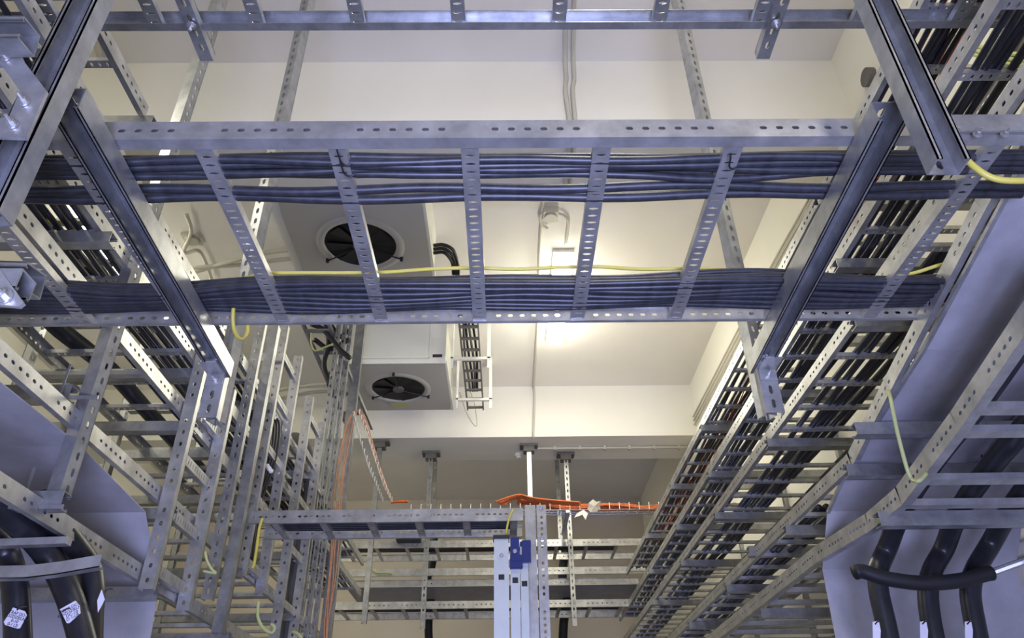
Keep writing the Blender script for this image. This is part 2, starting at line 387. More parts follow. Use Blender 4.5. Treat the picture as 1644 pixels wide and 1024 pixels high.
# ================================================================ SIDE STACKS
def stack_cables(xs, z, y0, y1, r, label, group, m=BLACK, wobble=.012, ends=None):
    for x in xs:
        ph = random.random()*6; n = max(4, int((y1-y0)/.45)); pts = []
        zz = z + random.choice((0,0,.0,r*1.9))
        for k in range(n+1):
            y = y0 + (y1-y0)*k/n
            pts.append((x + wobble*math.sin(y*2.1+ph), y, zz + .004*math.sin(y*5+ph)))
        cable('power_cable', label, 'cable', pts, r, m, group, 7, 4)
XI = 1.28; WT = .42
RLV = [(2.03,'topmost'), (1.72,'second'), (1.46,'third')]
ARMY = [2.25, 3.32, 4.40, 5.45, 6.7]
for z, nm in RLV:
    ladder('cable_ladder', 'cable ladder running away along the right wall, %s of the right stack' % nm, [(XI,.4,z),(XI,8.2 if z>2 else 9.0,z)], X_, WT if z>2 else .5, .23, rh=.055, fl=.018, rw=.028, rt=.014, start=.1, holes=(.035,6,.06), detail=1)
    for i, y in enumerate(ARMY):
        arm('%s arm from the camera under the %s ladder of the right stack' % (ORD[i], nm), (XI-.03, y, z-.03), XR-XI+.03, W=.042)
for i, y in enumerate(ARMY):
    strut('support_strut', '%s upright from the camera holding the right stack near the wall' % ORD[i], (XR-.03,y+.03,2.3), (XR-.03,y+.03,ZF), (-1,0,0), .041, .03, .007, pitch=.1)
stack_cables([1.33+.024*k for k in range(7)], 2.055, .5, 8.0, .0095, 'black cable on the topmost ladder of the right stack', 'cables on the topmost right ladder')
stack_cables([1.32+.026*k for k in range(10)], 1.745, .5, 8.8, .011, 'black cable on the second ladder of the right stack', 'cables on the second right ladder')
stack_cables([1.40+.04*k for k in range(6)], 1.485, 1.9, 8.8, .014, 'black cable on the third ladder of the right stack', 'cables on the third right ladder')
for k in range(14):
    ph = random.random()*6
    cable('fibre_cable', 'thin orange cable on the topmost ladder of the right stack', 'cable',
      [(1.42+.05*math.sin(y*1.7+ph)+.01*k*.5, y, 2.075+.012*math.sin(y*3+ph)+.002*k) for y in [.9+.3*j for j in range(22)]], .0035, ORANGE, 'orange cables on the topmost right ladder', 6, 3)
for k in range(5):
    cable('fibre_cable', 'pale orange cable on the second ladder of the right stack', 'cable',
      [(1.55+.03*math.sin(y*2.2+k), y, 1.77+.004*k) for y in [3.4+.3*j for j in range(14)]], .004, COPPER, 'pale orange cables on the second right ladder', 6, 3)
# wall-side conduits parallel to the stack
for k in range(3):
    cable('conduit', 'thin conduit clipped along the right wall beside the topmost ladder', 'conduit', [(XR-.02, 3.78, 3.36+.05*k),(XR-.02, 5, 3.43+.05*k),(XR-.02, 7.62, 3.50+.05*k)], .009, CONDUIT, 'conduits along the right wall')
# fourth ladder: steep near part carrying the cover sheet, then level
p4 = [at(1700,120,X=XI), at(1640,230,X=XI), at(1580,340,X=XI), at(1406,672,X=XI), V((XI,2.62,1.03)), V((XI,3.5,1.04)), V((XI,9.2,1.04))]
ladder('cable_ladder', 'ladder of the right stack that slopes down beside the grey cover sheet then runs level', p4, X_, .5, .23, rh=.055, fl=.018, rw=.028, start=.15, holes=(.033,5,.06), rungseg=(4,5), detail=1)
for i, y in enumerate([2.6,3.32,4.40,5.45,6.7]):
    arm('%s arm from the camera under the sloping ladder of the right stack' % ORD[i], (XI-.03, y, 1.01), XR-XI+.03, W=.045)
stack_cables([1.36+.045*k for k in range(6)], 1.075, 3.2, 9.0, .015, 'black cable on the level part of the sloping right ladder', 'cables on the sloping right ladder')
# cover sheet
prof = [at(1640,262,X=1.3), at(1480,560,X=1.3), at(1361,746,X=1.3), at(1328,820,X=1.3), at(1320,914,X=1.3), at(1341,1024,X=1.3)]
prof = [prof[0]+V((0,-.7,.16))] + prof + [prof[-1]+V((0,.0,-1.0))]
sh = thing('cover_sheet', 'large grey metal cover sheet sloping down at the right edge, its end turned down', 'cover sheet', prof[0])
def sheet(prof, w, joints, parent, lab=True):
    for (i0, i1) in joints:
        b = B()
        for p, q in zip(prof[i0:i1], prof[i0+1:i1+1]):
            u = (q-p).normalized(); n = u.cross(X_).normalized()
            slab(b, p, q-p, X_*w, n*.003)
        obj('sheet', b, SHEET, parent)
sheet(prof, .80, [(0,2),(2,4),(4,7)], sh)
b = B()
for p, q in zip(prof[:5], prof[1:5]): slab(b, p-X_*.004, q-p, X_*.012, V((0,0,-.012)))
obj('edge_strip', b, GALV, sh)
# sixth: lower ladder at right
p6 = [at(1720,430,X=XI), at(1640,545,X=XI), at(1540,690,X=XI), V((XI,2.36,.795)), V((XI,2.62,.79)), V((XI,3.14,.82)), V((XI,9.4,.82))]
ladder('cable_ladder', 'lowest ladder at the right, its rail sloping down from the right edge and bending level', p6, X_, .85, .26, rh=.062, fl=.03, rw=.035, rt=.02, start=.03, holes=(.03,5,.06), detail=0, rungseg=(1,2,3,5))
arm('big blue-grey arm under the bend of the lowest right ladder', at(1412,832,X=XI-.03), .95, W=.05)
arm('big blue-grey arm crossing the grey sheet at the right, upper', at(1374,687,X=1.2), 1.0, W=.045)
for i, (px, py) in enumerate([(1222,984)]): arm('blue-grey arm at the bottom right between the two lower ladders', at(px, py, X=1.25), .9, W=.045)
arm('blue-grey arm crossing left of the grey sheet below the sloping ladder', at(1203,884,X=1.25), .5, W=.05)
cable('earth_cable', 'yellow-green earth cable looping from the sloping ladder down to the lowest right ladder', 'cable', [at(1427,628,X=1.25), at(1431,645,X=1.22), at(1440,690,X=1.21), at(1454,745,X=1.21), at(1463,768,X=1.22), at(1475,772,X=1.22), at(1488,760,X=1.26)], .006, GREENY)
# big cables on the lowest right ladder
big = [[(1425,878),(1410,915),(1411,950),(1422,1000),(1436,1070)],
       [(1516,880),(1497,915),(1490,950),(1495,1000),(1510,1070)],
       [(1592,870),(1566,915),(1558,950),(1565,1000),(1580,1070)]]
for i, pl in enumerate(big):
    lo = [at(px, py, Y=2.70) for px, py in pl]; x0 = lo[0].x
    pts = [V((x0+.04,1.5,1.10)), V((x0+.03,1.95,.985)), V((x0+.02,2.30,.915)), V((x0+.01,2.55,.84))] + lo
    cable('power_cable', ['leftmost','middle','rightmost'][i]+' of three thick black cables bending down at the bottom right', 'cable', pts, .034, BLACK, 'thick cables bending down at the bottom right', 14, 6)
cable('power_cable', 'black sleeved cable bundle lying crosswise at the bottom right in front of the thick cables', 'cable', [at(x,y,Y=2.55) for x,y in ((1372,919),(1385,917),(1420,928),(1480,936),(1540,932),(1580,922),(1592,920))], .024, RUBBER, None, 12, 4)
b = B(); tube(b, [at(1590,920,Y=2.55), at(1640,902,Y=2.5), at(1720,870,Y=2.4)], .012, 8); tag(obj('metal_rod', b, GALV), 'metal rod at the right end of the crosswise black bundle', 'rod')

for k in range(3):
    cable('earth_cable', 'green-yellow cable among the upper right ladders', 'cable', [at(1500,40+20*k,X=1.75), at(1550,66+9*k,X=1.72), at(1600,82+8*k,X=1.70), at(1660,90+10*k,X=1.66)], .008, GREENY, 'green-yellow cables among the upper right ladders')
# ---- left stack
LI = -1.28
def lad_left(label, path, w, **k): return ladder('cable_ladder', label, path, -X_, w, k.pop('spacing', .25), rh=.055, fl=.018, rw=.03, rt=.014, holes=(.035,6,.06), **k)
lad_left('short ladder at the upper left that ends at a pale cross bar', [(LI,.3,2.08),(LI,1.88,2.08)], .45)
lad_left('upper ladder of the left stack, running away behind the front ladder', [(LI,.3,1.815),(LI,6.9,1.815)], .5)
lad_left('second ladder of the left stack, seen below the left end of the front ladder', [(LI,.3,1.55),(LI,6.9,1.55)], .6)
lad_left('third ladder of the left stack with a bright inner rail', [(LI,.3,1.31),(LI,4.2,1.31)], .5, detail=0, spacing=.5)
lad_left('fourth ladder of the left stack, bright rail along the left grey cover sheet', [(LI,.3,.955),(LI,6.9,.955)], .6, rungseg=(0,), rungpos=[2.7+.25*k for k in range(15)])
lad_left('lowest ladder of the left stack, its rail crossing the bottom left corner', [(LI,.3,.67),(LI,6.9,.67)], .6, rungpos=[.95,1.5,2.0,2.7]+[3.0+.25*k for k in range(14)])
LA = [1.86, 2.75, 3.6, 4.6, 5.6]
for z, nm in ((2.05,'short upper left'),(1.785,'upper left'),(1.52,'second left'),(1.28,'third left'),(.925,'fourth left'),(.64,'lowest left')):
    for i, y in enumerate(LA):
        if z > 2 and i > 0: continue
        if y < 2 and z < 1.2: continue
        arm('%s arm from the camera under the %s ladder' % (ORD[i], nm), (LI+.04, y, z), .75, dirx=-1, W=.042)
for i, y in enumerate(LA[1:]):
    strut('support_strut', '%s upright from the camera at the outer side of the left stack' % ORD[i], (-2.0,y+.03,2.25), (-2.0,y+.03,ZF), (1,0,0), .041, .03, .007, pitch=.1)
stack_cables([LI-.045-.030*k for k in range(13)], 1.842, .4, 6.7, .0095, 'black cable on the upper ladder of the left stack', 'cables on the upper left ladder', wobble=.006)
stack_cables([LI-.05-.032*k for k in range(9)], 1.577, .4, 6.7, .010, 'black cable on the second ladder of the left stack', 'cables on the second left ladder', wobble=.006)
cable('power_cable', 'very thick black cable lying along the outer side of the second left ladder', 'cable', [at(40,455,Z=1.62), at(87,520,Z=1.62), at(175,592,Z=1.62), at(240,664,Z=1.62), at(293,722,Z=1.62), at(340,775,Z=1.62)], .036, BLACK, None, 14)
cable('earth_cable', 'short yellow cable end crossing the black cables at the left edge', 'cable', [at(45,356,Z=1.75), at(80,356,Z=1.75), at(112,358,Z=1.75), at(124,368,Z=1.75)], .006, YELLOW)
# left cover sheet
prof = [V((-1.3,.9,.985)), at(0,590,X=-1.3), at(134,700,X=-1.3), at(237,808,X=-1.3), at(242,868,X=-1.3), at(252,962,X=-1.3), at(242,1024,X=-1.3)]
prof = [p.copy() for p in prof] + [prof[-1]+V((0,.05,-1.0))]
for p in prof[:4]: p.z -= .03
sh = thing('cover_sheet', 'large grey metal cover sheet under the fourth left ladder, turning down at its end', 'cover sheet', prof[0])
for (i0, i1) in [(0,3),(3,5),(5,7)]:
    b = B()
    for p, q in zip(prof[i0:i1], prof[i0+1:i1+1]):
        u = (q-p).normalized(); slab(b, p, q-p, -X_*.7, u.cross(-X_).normalized()*-.003)
    obj('sheet', b, SHEET, sh)
# bottom-left thick cables with tags
bl = [[(-80,800),(-20,850),(10,890),(22,930),(27,975),(30,1060)], [(-20,800),(50,860),(85,905),(108,950),(125,1000),(140,1060)], [(60,800),(115,870),(142,910),(148,950),(145,990),(143,1060)]]
for i, pl in enumerate(bl):
    Yc = (2.25,2.25,2.35)[i]
    cable('power_cable', ['leftmost','middle','rightmost'][i]+' of the thick black cables bending down at the bottom left, with a white tag', 'cable', [at(x,y,Y=Yc-(.25 if k==0 else .08 if k==1 else 0)) for k,(x,y) in enumerate(pl)], .036, BLACK, 'thick cables bending down at the bottom left', 14, 6)
b = B()
pl = [at(x,y,Y=2.12) for x,y in ((-60,930),(40,928),(90,922),(158,910))]
for p, q in zip(pl, pl[1:]): slab(b, p, q-p, (0,.03,0), (0,0,.003)); slab(b, p, q-p, (0,.003,0), (0,0,.035))
tag(obj('curved_bar', b, GALV), 'blue-grey angle bar bending across the thick cables at the bottom left', 'bar')
b = B(); slab(b, at(-60,878,Y=2.12), V(at(105,872,Y=2.12))-V(at(-60,878,Y=2.12)), (0,.03,0), (0,0,.02)); tag(obj('flat_bar', b, GALV), 'straight grey bar above the bending bar at the bottom left', 'bar')
def write(text, c, u, v, size, m, parent, name='writing'):
    cu = bpy.data.curves.new('writing', 'FONT'); cu.body = text; cu.size = size; cu.align_x = 'CENTER'; cu.align_y = 'CENTER'; cu.extrude = .0003; cu.space_line = .85; cu.offset = 0
    t = bpy.data.objects.new('tmp', cu); C.collection.objects.link(t)
    me = bpy.data.meshes.new_from_object(t.evaluated_get(bpy.context.evaluated_depsgraph_get())); bpy.data.objects.remove(t)
    n = u.cross(v); M = Matrix((u, v, n)).transposed()
    for q in me.vertices: q.co = M @ q.co
    me.materials.append(m); o = bpy.data.objects.new(name, me); C.collection.objects.link(o); o.parent = parent; o.location = V(c) - WL[parent.name]; WL[o.name] = V(c)
    return o
def cable_tag(px, Y, text, rot, label):
    c = sum((at(x,y,Y=Y) for x,y in px), V())/len(px)
    root = thing('cable_tag', label, 'tag', c)
    b = B(); f = [b.verts.new(at(x,y,Y=Y)) for x,y in px]; r = [b.verts.new(at(x,y,Y=Y)+V((0,.002,0))) for x,y in px]
    b.faces.new(f[::-1]); b.faces.new(r)
    for i in range(len(px)): j=(i+1)%len(px); b.faces.new((f[i],f[j],r[j],r[i]))
    obj('card', b, TAGM, root)
    if text:
        u = V((math.cos(rot),0,math.sin(rot))); v = V((-math.sin(rot),0,math.cos(rot)))
        write(text, c+V((0,-.0015,0)), u, v, .0115, INK, root)
    b = B(); a = at(px[0][0]+(6 if rot<0 else 4), px[0][1]+4, Y=Y-.003); tube(b, smooth_path([a, a+V((.01,.0,.008)), a+V((.02,.006,.01))],4), .0022, 6); obj('tie', b, RUBBER, root)
cable_tag([(21,975),(40,981),(43,987),(32,1008),(28,1009),(8,1003),(6,998)], 2.195, 'TRAF DO-1\nROZDZIELNIA\n0-10\n0-1 LB', math.radians(-14), 'white handwritten tag on the leftmost thick cable at the bottom left')
cable_tag([(96,978),(121,964),(128,972),(129,984),(111,1000),(107,1000)], 2.19, 'TRAF DC-1\nROZDZIELNIB\nDC-10\nD 1-LB', math.radians(28), 'white handwritten tag tilted on the middle thick cable at the bottom left')
cable_tag([(163,946),(168,962),(163,972),(157,983),(156,964)], 2.28, '', .1, 'white tag seen edge-on on the rightmost thick cable at the bottom left')
for i, px in enumerate((1487, 1560, 1640)):
    x = (1404,1480,1552)[i]
    cable_tag([(x-3,998),(x+7,996),(x+10,1012),(x+9,1040),(x-2,1040)], 2.66, '', .1, 'pale tag beside the %s thick cable at the bottom right' % ['leftmost','middle','rightmost'][i])

# ================================================================ VERTICAL LADDERS AT LEFT CENTRE
def vladder(label, X, ya, yb, z0, z1, rung_zs, rh=.05, rw=.05, rs=True):
    root = thing('cable_ladder', label, 'cable ladder', (X,ya,z0))
    for y, N in ((ya,(0,-1,0)),(yb,(0,1,0))):
        b = B(); L = z1-z0
        channel(b, (X,y,z0), (X,y,z1), (1,0,0) if False else (0,-1,0), .05, .03, .0025, slots_every(L, .05, .025, .009, .006, 6, .06), .006)
        obj('rail', b, GALV, root)
    f = None
    for z in rung_zs:
        if f is None:
            b = B(); channel(b, (X-.0,ya+.03,z), (X,yb,z), (1,0,0), .042, .02, .002, slots_every(yb-ya-.03, .025, .021, .004, .014)); f = obj('rung', b, GALV, root); z00 = z
        else: dup(f, (0,0,z-z00))
    return root
X = -1.25
vladder('standing vertical ladder left of centre, nearest of its row, foot on the lowest left ladder', X, 2.70, 3.05, .64, 1.60, [.72,.93,1.15,1.38])
b = B(); channel(b, (X+.03,3.38,.62), (X+.03,3.38,2.15), (0,-1,0), .046, .045, .003, (), .01); tag(obj('support_strut', b, GALV2), 'smooth blank upright strut right of the nearest standing ladder', 'support strut')
strut('support_strut', 'tall narrow slotted upright behind the blank strut', (X+.02,3.22,.72), (X+.02,3.22,2.3), (0,-1,0), .045, .03, .007)
vladder('second standing ladder left of centre with free top ends', X, 3.62, 3.96, .91, 2.30, [1.0,1.3,1.6,1.9,2.16])
vladder('third standing ladder left of centre, its tops lower than the second', X+.02, 4.25, 4.62, .75, 2.17, [.95,1.25,1.55,1.85,2.08])
b = B(); slab(b, (X-.14,3.60,2.06), (.165,0,0), (0,.004,0), (0,0,.05)); tag(obj('joint_plate', b, GALV), 'bright joint plate near the top of the second standing ladder', 'bracket')
for k in range(5):
    cable('power_cable', 'dark cable hanging inside the second standing ladder', 'cable', [at(x+k*4.5,y,Y=3.78+.02*k) for x,y in ((330,640),(380,655),(425,672),(430,700),(422,745),(403,800),(396,850),(392,900))], .0075, BLACK, 'cables hanging inside the second standing ladder', 8, 6)
for k in range(3): 
    b = B(); bmesh.ops.create_uvsphere(b, u_segments=10, v_segments=6, radius=.013); bmesh.ops.translate(b, verts=b.verts, vec=at(429+3*k,748+4*k,Y=3.76)); tag(obj('cable_clip', b, WHITE), 'small white clip on the cables inside the second standing ladder', 'clip', 'white clips on the hanging cables')
# bent pipes
for i, pl in enumerate(([(462,706),(478,705),(492,722),(500,755),(497,800),(490,850),(476,930),(462,1060)], [(450,770),(462,765),(472,780),(478,810),(474,850),(460,930),(442,1060)])):
    cable('pipe', ['taller','shorter'][i]+' of two thick grey sleeved pipes curving down behind the standing ladders', 'pipe', [at(x,y,Y=4.75) for x,y in pl], .043, PIPE, None, 14, 6)
strut('pipe_clamp', 'white clamp bar holding the two grey pipes', at(458,888,Y=4.66), at(489,902,Y=4.66), (0,-1,0), .04, .02, bare=True, cat='clamp', m=WHITE)
# parallel light trunking right of the pipes
for i, px in enumerate((545, 553, 561)):
    x = at(px, 640, Y=5.0).x - .08
    strut('support_strut', ['left','middle','right'][i]+' of three close parallel uprights left of centre', (x,5.0+.05*i,.3), (x,5.0+.05*i,ZC), (0,-1,0), .03, .04, .006, pitch=.07)
strut('support_strut', 'plain grey post left of the vertical orange cables', at(517,1060,Y=5.4), V((at(517,1060,Y=5.4).x,5.4,ZC)), (0,-1,0), .075, .05, .009, bare=True)
for k in range(4):
    cable('fibre_cable', 'thin pale orange cable running down beside the plain grey post', 'cable', [at(x+k*3.1*q+1.2*math.sin(y*.03+k*2),y,Y=5.3+.01*k) for x,y,q in ((520,1060,.5),(522,1000,.6),(527,940,1),(531,880,1.2),(535,820,1.3),(541,760,1.2),(549,710,1.1),(556,680,1),(565,664,.3),(577,660,-.6),(586,672,-.5),(598,712,-.3),(615,765,-.2),(629,803,-.1))], .0045, COPPER, 'orange cables beside the plain grey post', 6, 5)
# wire basket falling in an inverted V
def basket(label, pa, pb, w):
    b = B(); pa = [V(p) for p in pa]; L = len(pa)
    A = smooth_path(pa, 8); Bq = smooth_path([V(p) for p in pb], 8)
    tube(b, A, .004, 6); tube(b, Bq, .004, 6)
    root = thing('wire_basket', label, 'cable basket', A[0])
    obj('edge_wires', b, GALV, root)
    f = None
    for i in range(0, len(A), 2):
        for q in (A[i], Bq[i]):
            if f is None: b = B(); tube(b, [q, q+V((0,0,.04))], .004, 6); f = obj('upright_pin', b, WHITE, root); q0 = q
            else: dup(f, q-q0)
basket('narrow wire basket dropping steeply from the post to the mid ladder', [at(x,y,Y=5.2) for x,y in ((577,664),(590,700),(603,740),(616,780),(629,806))], [at(x,y,Y=5.2) for x,y in ((568,668),(578,705),(592,750),(604,780),(614,806))], 0)

# hose cluster and sloping ladder behind
ladder('cable_ladder', 'dark sloping ladder carrying black hoses below the left side of the front ladder', [at(480,515,Y=4.9), at(556,690,Y=5.8)], X_, .22, .2, rh=.04, holes=None, detail=0, m=GALV2)
for i, pl in enumerate(([(500,520),(520,530),(545,560),(562,575)], [(520,515),(528,550),(520,585),(530,620)], [(505,545),(530,560),(560,545)], [(530,520),(545,540),(560,530)])):
    cable('coolant_hose', 'black hose curling near the sloping ladder', 'hose', [at(x,y,Y=5.0+.05*i) for x,y in pl], .02, RUBBER, 'black hoses near the sloping ladder', 10)
cable('earth_cable', 'thin yellow-green cable drooping from the sloping ladder', 'cable', [at(x,y,Y=4.9) for x,y in ((500,535),(500,552),(506,563),(520,558),(535,552))], .007, GREENY)
for k in range(2):
    cable('conduit', 'wavy flexible conduit under the ceiling left of the cooling units', 'conduit', [at(x,y,Z=3.85) for x,y in ((300,440-k*10),(400,412+k*12),(440,404+k*14),(480,400+k*14))] , .018, CONDUIT, 'flexible conduits left of the upper cooling unit')
    cable('conduit', 'wavy flexible conduit under the ceiling left of the lower cooling unit', 'conduit', [at(x,y,Z=3.8) for x,y in ((420,632+k*14),(460,624+k*14),(500,618+k*12),(556,614+k*12))] , .02, CONDUIT, 'flexible conduits left of the lower cooling unit')

# ================================================================ COOLING UNITS
def unit(label, yc, group=None):
    x0, x1, zb = -1.62, -.56, 3.5; y0, y1 = yc-.5, yc+.5; cx = -1.06
    root = thing('cooling_unit', label, 'cooling unit', (cx,yc,zb), group)
    b = B(); box(b, (x0,y0,zb+.006), (x1,y1,ZC-.002)); obj('casing', b, WHITE, root)
    # bottom plate with a round opening
    b = B(); n = 40; r = .268
    inn = []; out = []
    for k in range(n):
        t = 2*math.pi*k/n; c, s = math.cos(t), math.sin(t); q = 1/max(abs(c)/.50, abs(s)/.488)
        inn.append(b.verts.new((cx+r*c, yc+r*s, zb))); out.append(b.verts.new((cx+q*c, yc+q*s, zb)))
    for k in range(n): j=(k+1)%n; b.faces.new((inn[k], out[k], out[j], inn[j]))
    obj('bottom_panel', b, UNITG, root)
    b = B()
    for rr, zz in ((.30,-.001),(.268,-.012),(.262,-.0)): pass
    prof_ = [(.325,0),(.30,-.012),(.27,-.012),(.262,.004)]
    rg = [[b.verts.new((cx+a*math.cos(2*math.pi*k/n), yc+a*math.sin(2*math.pi*k/n), zb+h)) for k in range(n)] for a, h in prof_]
    for p, q in zip(rg, rg[1:]):
        for k in range(n): j=(k+1)%n; b.faces.new((p[k],p[j],q[j],q[k]))
    ring_ = obj('fan_ring', b, UNITG, root, smooth=True)
    b = B(); tube(b, [(cx,yc,zb+.004),(cx,yc,zb+.0055)], .262, n); obj('fan_opening', b, BLADE, root)
    b = B()
    for k in range(7):
        t = 2*math.pi*k/7
        def q(r_, a, z): return V((cx+r_*math.cos(t+a), yc+r_*math.sin(t+a), zb+z))
        vs = [b.verts.new(p) for p in (q(.06,0,.002), q(.25,.12,.0025), q(.25,.62,-.012), q(.06,.7,-.008))]
        b.faces.new(vs)
    obj('fan_blades', b, RUBBER, ring_)
    b = B(); cyl(b, (cx,yc,zb-.02), Z_, .055, .024, 20); obj('fan_hub', b, PIPE, ring_)
    b = B()
    for k in range(3):
        t = 2*math.pi*k/3+.5; d = V((math.cos(t), math.sin(t), 0))
        tube(b, [V((cx,yc,zb-.018))+d*.05, V((cx,yc,zb-.018))+d*.33], .006, 6); cyl(b, V((cx,yc,zb-.03))+d*.325, Z_, .013, .03, 8)
    obj('fan_bracket', b, RUBBER, ring_)
    # front panel details
    b = B(); box(b, (x0+.08,y0-.008,zb+.07), (x1-.16,y0,ZC-.05)); fp = obj('front_panel', b, mat('unit_front', (.70,.71,.66), .5), root)
    b = B()
    for z in (zb+.06, ZC-.06): box(b, (x0+.07,y0-.012,z), (x1-.15,y0-.004,z+.012))
    for xx in (x0+.07, x1-.155): box(b, (xx,y0-.012,zb+.06), (xx+.008,y0-.004,ZC-.05))
    obj('front_frame', b, WHITE, fp)
    b = B(); box(b, (x1-.12,y0-.006,zb+.07), (x1-.03,y0,zb+.10)); obj('nameplate', b, INK, root)
    b = B()
    for k in range(5): cyl(b, (x1, y0+.12+.2*k, zb+.1), X_, .008, .006, 8); 
    box(b, (x1,y0,zb), (x1+.02,y1,zb+.03)); obj('side_trim', b, WHITE, root)
    return root
unit('upper ceiling cooling unit with round black fan, behind the front ladder', 4.40)
unit('lower ceiling cooling unit with black fan and white front panel, seen below the front ladder', 6.70)
b = B(); box(b, (-1.18,7.03,3.494), (-1.0,7.08,3.499)); tag(obj('sticker', b, YELLOW), 'small yellow sticker under the lower cooling unit', 'sticker')
# hoses at the right flank of the units
for i in range(3):
    cable('coolant_hose', 'black hose curving out of the side of the upper cooling unit', 'hose', [at(x,y,Z=3.62) for x,y in ((696,394+i*6),(712,393+i*6),(728-i*3,402+i*6),(735-i*4,425),(736-i*4,440))], .014, RUBBER, 'hoses at the upper cooling unit', 8)
lx = -.40
ladder('cable_ladder', 'small dark ladder beside the lower cooling unit', [(lx-.0,4.9,3.52),(lx-.0,7.25,3.52)], X_, .18, .2, rh=.04, fl=.012, holes=None, detail=0, m=mat('dark_steel',(.2,.2,.19),.5,.4), start=.1)
for i in range(4):
    cable('coolant_hose', 'dark hose lying on the small ladder beside the lower cooling unit', 'hose', [(lx+.04+.03*i+.01*math.sin(k*1.3+i), 4.9+.33*k, 3.56) for k in range(7)], .011, RUBBER if i%2 else PIPE, 'hoses on the small ladder', 8)
for i,(y) in enumerate((6.1,6.95)):
    b = B(); 
    hexa(b, [(lx+.24,y,3.5),(lx+.27,y,3.5),(lx+.27,y+.04,3.42),(lx+.24,y+.04,3.42),(lx+.24,y,ZC),(lx+.27,y,ZC),(lx+.27,y+.14,ZC),(lx+.24,y+.14,ZC)])
    hexa(b, [(lx-.1,y,3.5),(lx-.08,y,3.5),(lx-.08,y+.04,3.42),(lx-.1,y+.04,3.42),(lx-.1,y,ZC),(lx-.08,y,ZC),(lx-.08,y+.14,ZC),(lx-.1,y+.14,ZC)])
    box(b, (lx-.1,y,3.49), (lx+.27,y+.03,3.515))
    tag(obj('hanger_bracket', b, WHITE), ['nearer','farther'][i]+' white hanger bracket of the small ladder beside the lower cooling unit', 'bracket')
cable('loose_wire', 'thin pale wire looping below the end of the small ladder', 'wire', [at(x,y,Y=7.3) for x,y in ((738,630),(750,665),(765,684),(762,650),(752,620))], .005, CONDUIT)

# ================================================================ CONDUITS AND BOXES
for k in range(2):
    dx = .05*k
    cable('conduit', ['left','right'][k]+' of twin conduits running over the ceiling and down the first beam face', 'conduit',
      [(.36+dx,-1,ZC-.02),(.37+dx,2.2,ZC-.02),(.39+dx,2.9,ZC-.022),(.40+dx,3.10,ZC-.05),(.40+dx,3.135,ZC-.2),(.39+dx*.9,3.135,3.7),(.40+dx*.7,3.135,3.45),(.40+dx*.7,3.14,3.38),(.40+dx*.7,3.25,3.36),(.40+dx*.7,3.7,3.36)], .014, CONDUIT, None, 8)
cable('conduit', 'single conduit along the ceiling from the junction box to the second beam and down it', 'conduit', [(.33,3.8,ZC-.02),(.31,4.9,ZC-.02),(.33,6.3,ZC-.02),(.33,7.5,ZC-.02),(.335,7.6,ZC-.04),(.335,7.61,3.8),(.31,7.61,3.36)], .014, CONDUIT, None, 8)
jb = thing('junction_box', 'small grey junction box on the ceiling next to the glowing light', 'junction box', (.40,4.5,ZC))
b = B(); c = at(884,344,Z=ZC-.03); box(b, (c.x-.06,c.y-.06,ZC-.06), (c.x+.06,c.y+.06,ZC-.001)); obj('box', b, CONDUIT, jb)
b = B(); cyl(b, (c.x,c.y,ZC-.075), Z_, .05, .016, 20); obj('lid', b, CONDUIT, jb)
cable('conduit', 'short curved conduit from the junction box to the glowing light', 'conduit', [at(x,y,Z=ZC-.03) for x,y in ((894,342),(905,346),(912,356),(911,372),(908,392))], .013, CONDUIT)
cable('conduit', 'short bent conduit left of the junction box', 'conduit', [at(x,y,Z=ZC-.03) for x,y in ((873,340),(867,347),(870,360),(879,367))], .013, CONDUIT)
cr = thing('conduit', 'horizontal conduit with clips along the underside of the second beam', 'conduit', (.4,7.9,3.36))
b = B(); yc = at(950,719,Z=3.36).y; tube(b, [(.33,yc,3.36),(XR-.02,yc,3.36)], .014, 10); obj('tube', b, CONDUIT, cr)
for k in range(6):
    b = B(); box(b, (.55+.28*k,yc-.022,3.335), (.575+.28*k,yc+.022,3.379)); obj('clip', b, CONDUIT, cr)
cable('conduit', 'pale curved conduit at the upper left behind the big strut', 'conduit', [at(x,y,Z=3.975) for x,y in ((150,60),(160,90),(158,110),(145,140),(135,175))], .02, CONDUIT)
jl = thing('junction_box', 'round junction box with cables on the ceiling left of the cooling units', 'junction box', at(308,385,Z=3.97))
c = at(308,385,Z=3.97); b = B(); box(b, c-V((.07,.07,.0)), c+V((.07,.07,.03))); obj('box', b, CONDUIT, jl); b = B(); cyl(b, c-Z_*.02, Z_, .055, .02, 16); obj('lid', b, CONDUIT, jl)
cable('conduit', 'conduit bent around the left junction box', 'conduit', [at(x,y,Z=3.95) for x,y in ((300,345),(307,372),(295,405),(318,402),(330,420),(340,450))], .016, CONDUIT)
b = B(); p = at(833,728,Z=3.38); cyl(b, p-Z_*.04, Z_, .045, .039, 16); cyl(b, p-Z_*.06, Z_, .03, .02, 16); tag(obj('smoke_detector', b, WHITE), 'small white smoke detector under the second beam', 'detector')
b = B(); p = at(1397,124,X=XR-.01); tube(b, [p+X_*.01, p-X_*.03], .055, 20); tag(obj('wall_lamp', b, PIPE), 'round grey wall fitting high on the right wall', 'wall fitting')

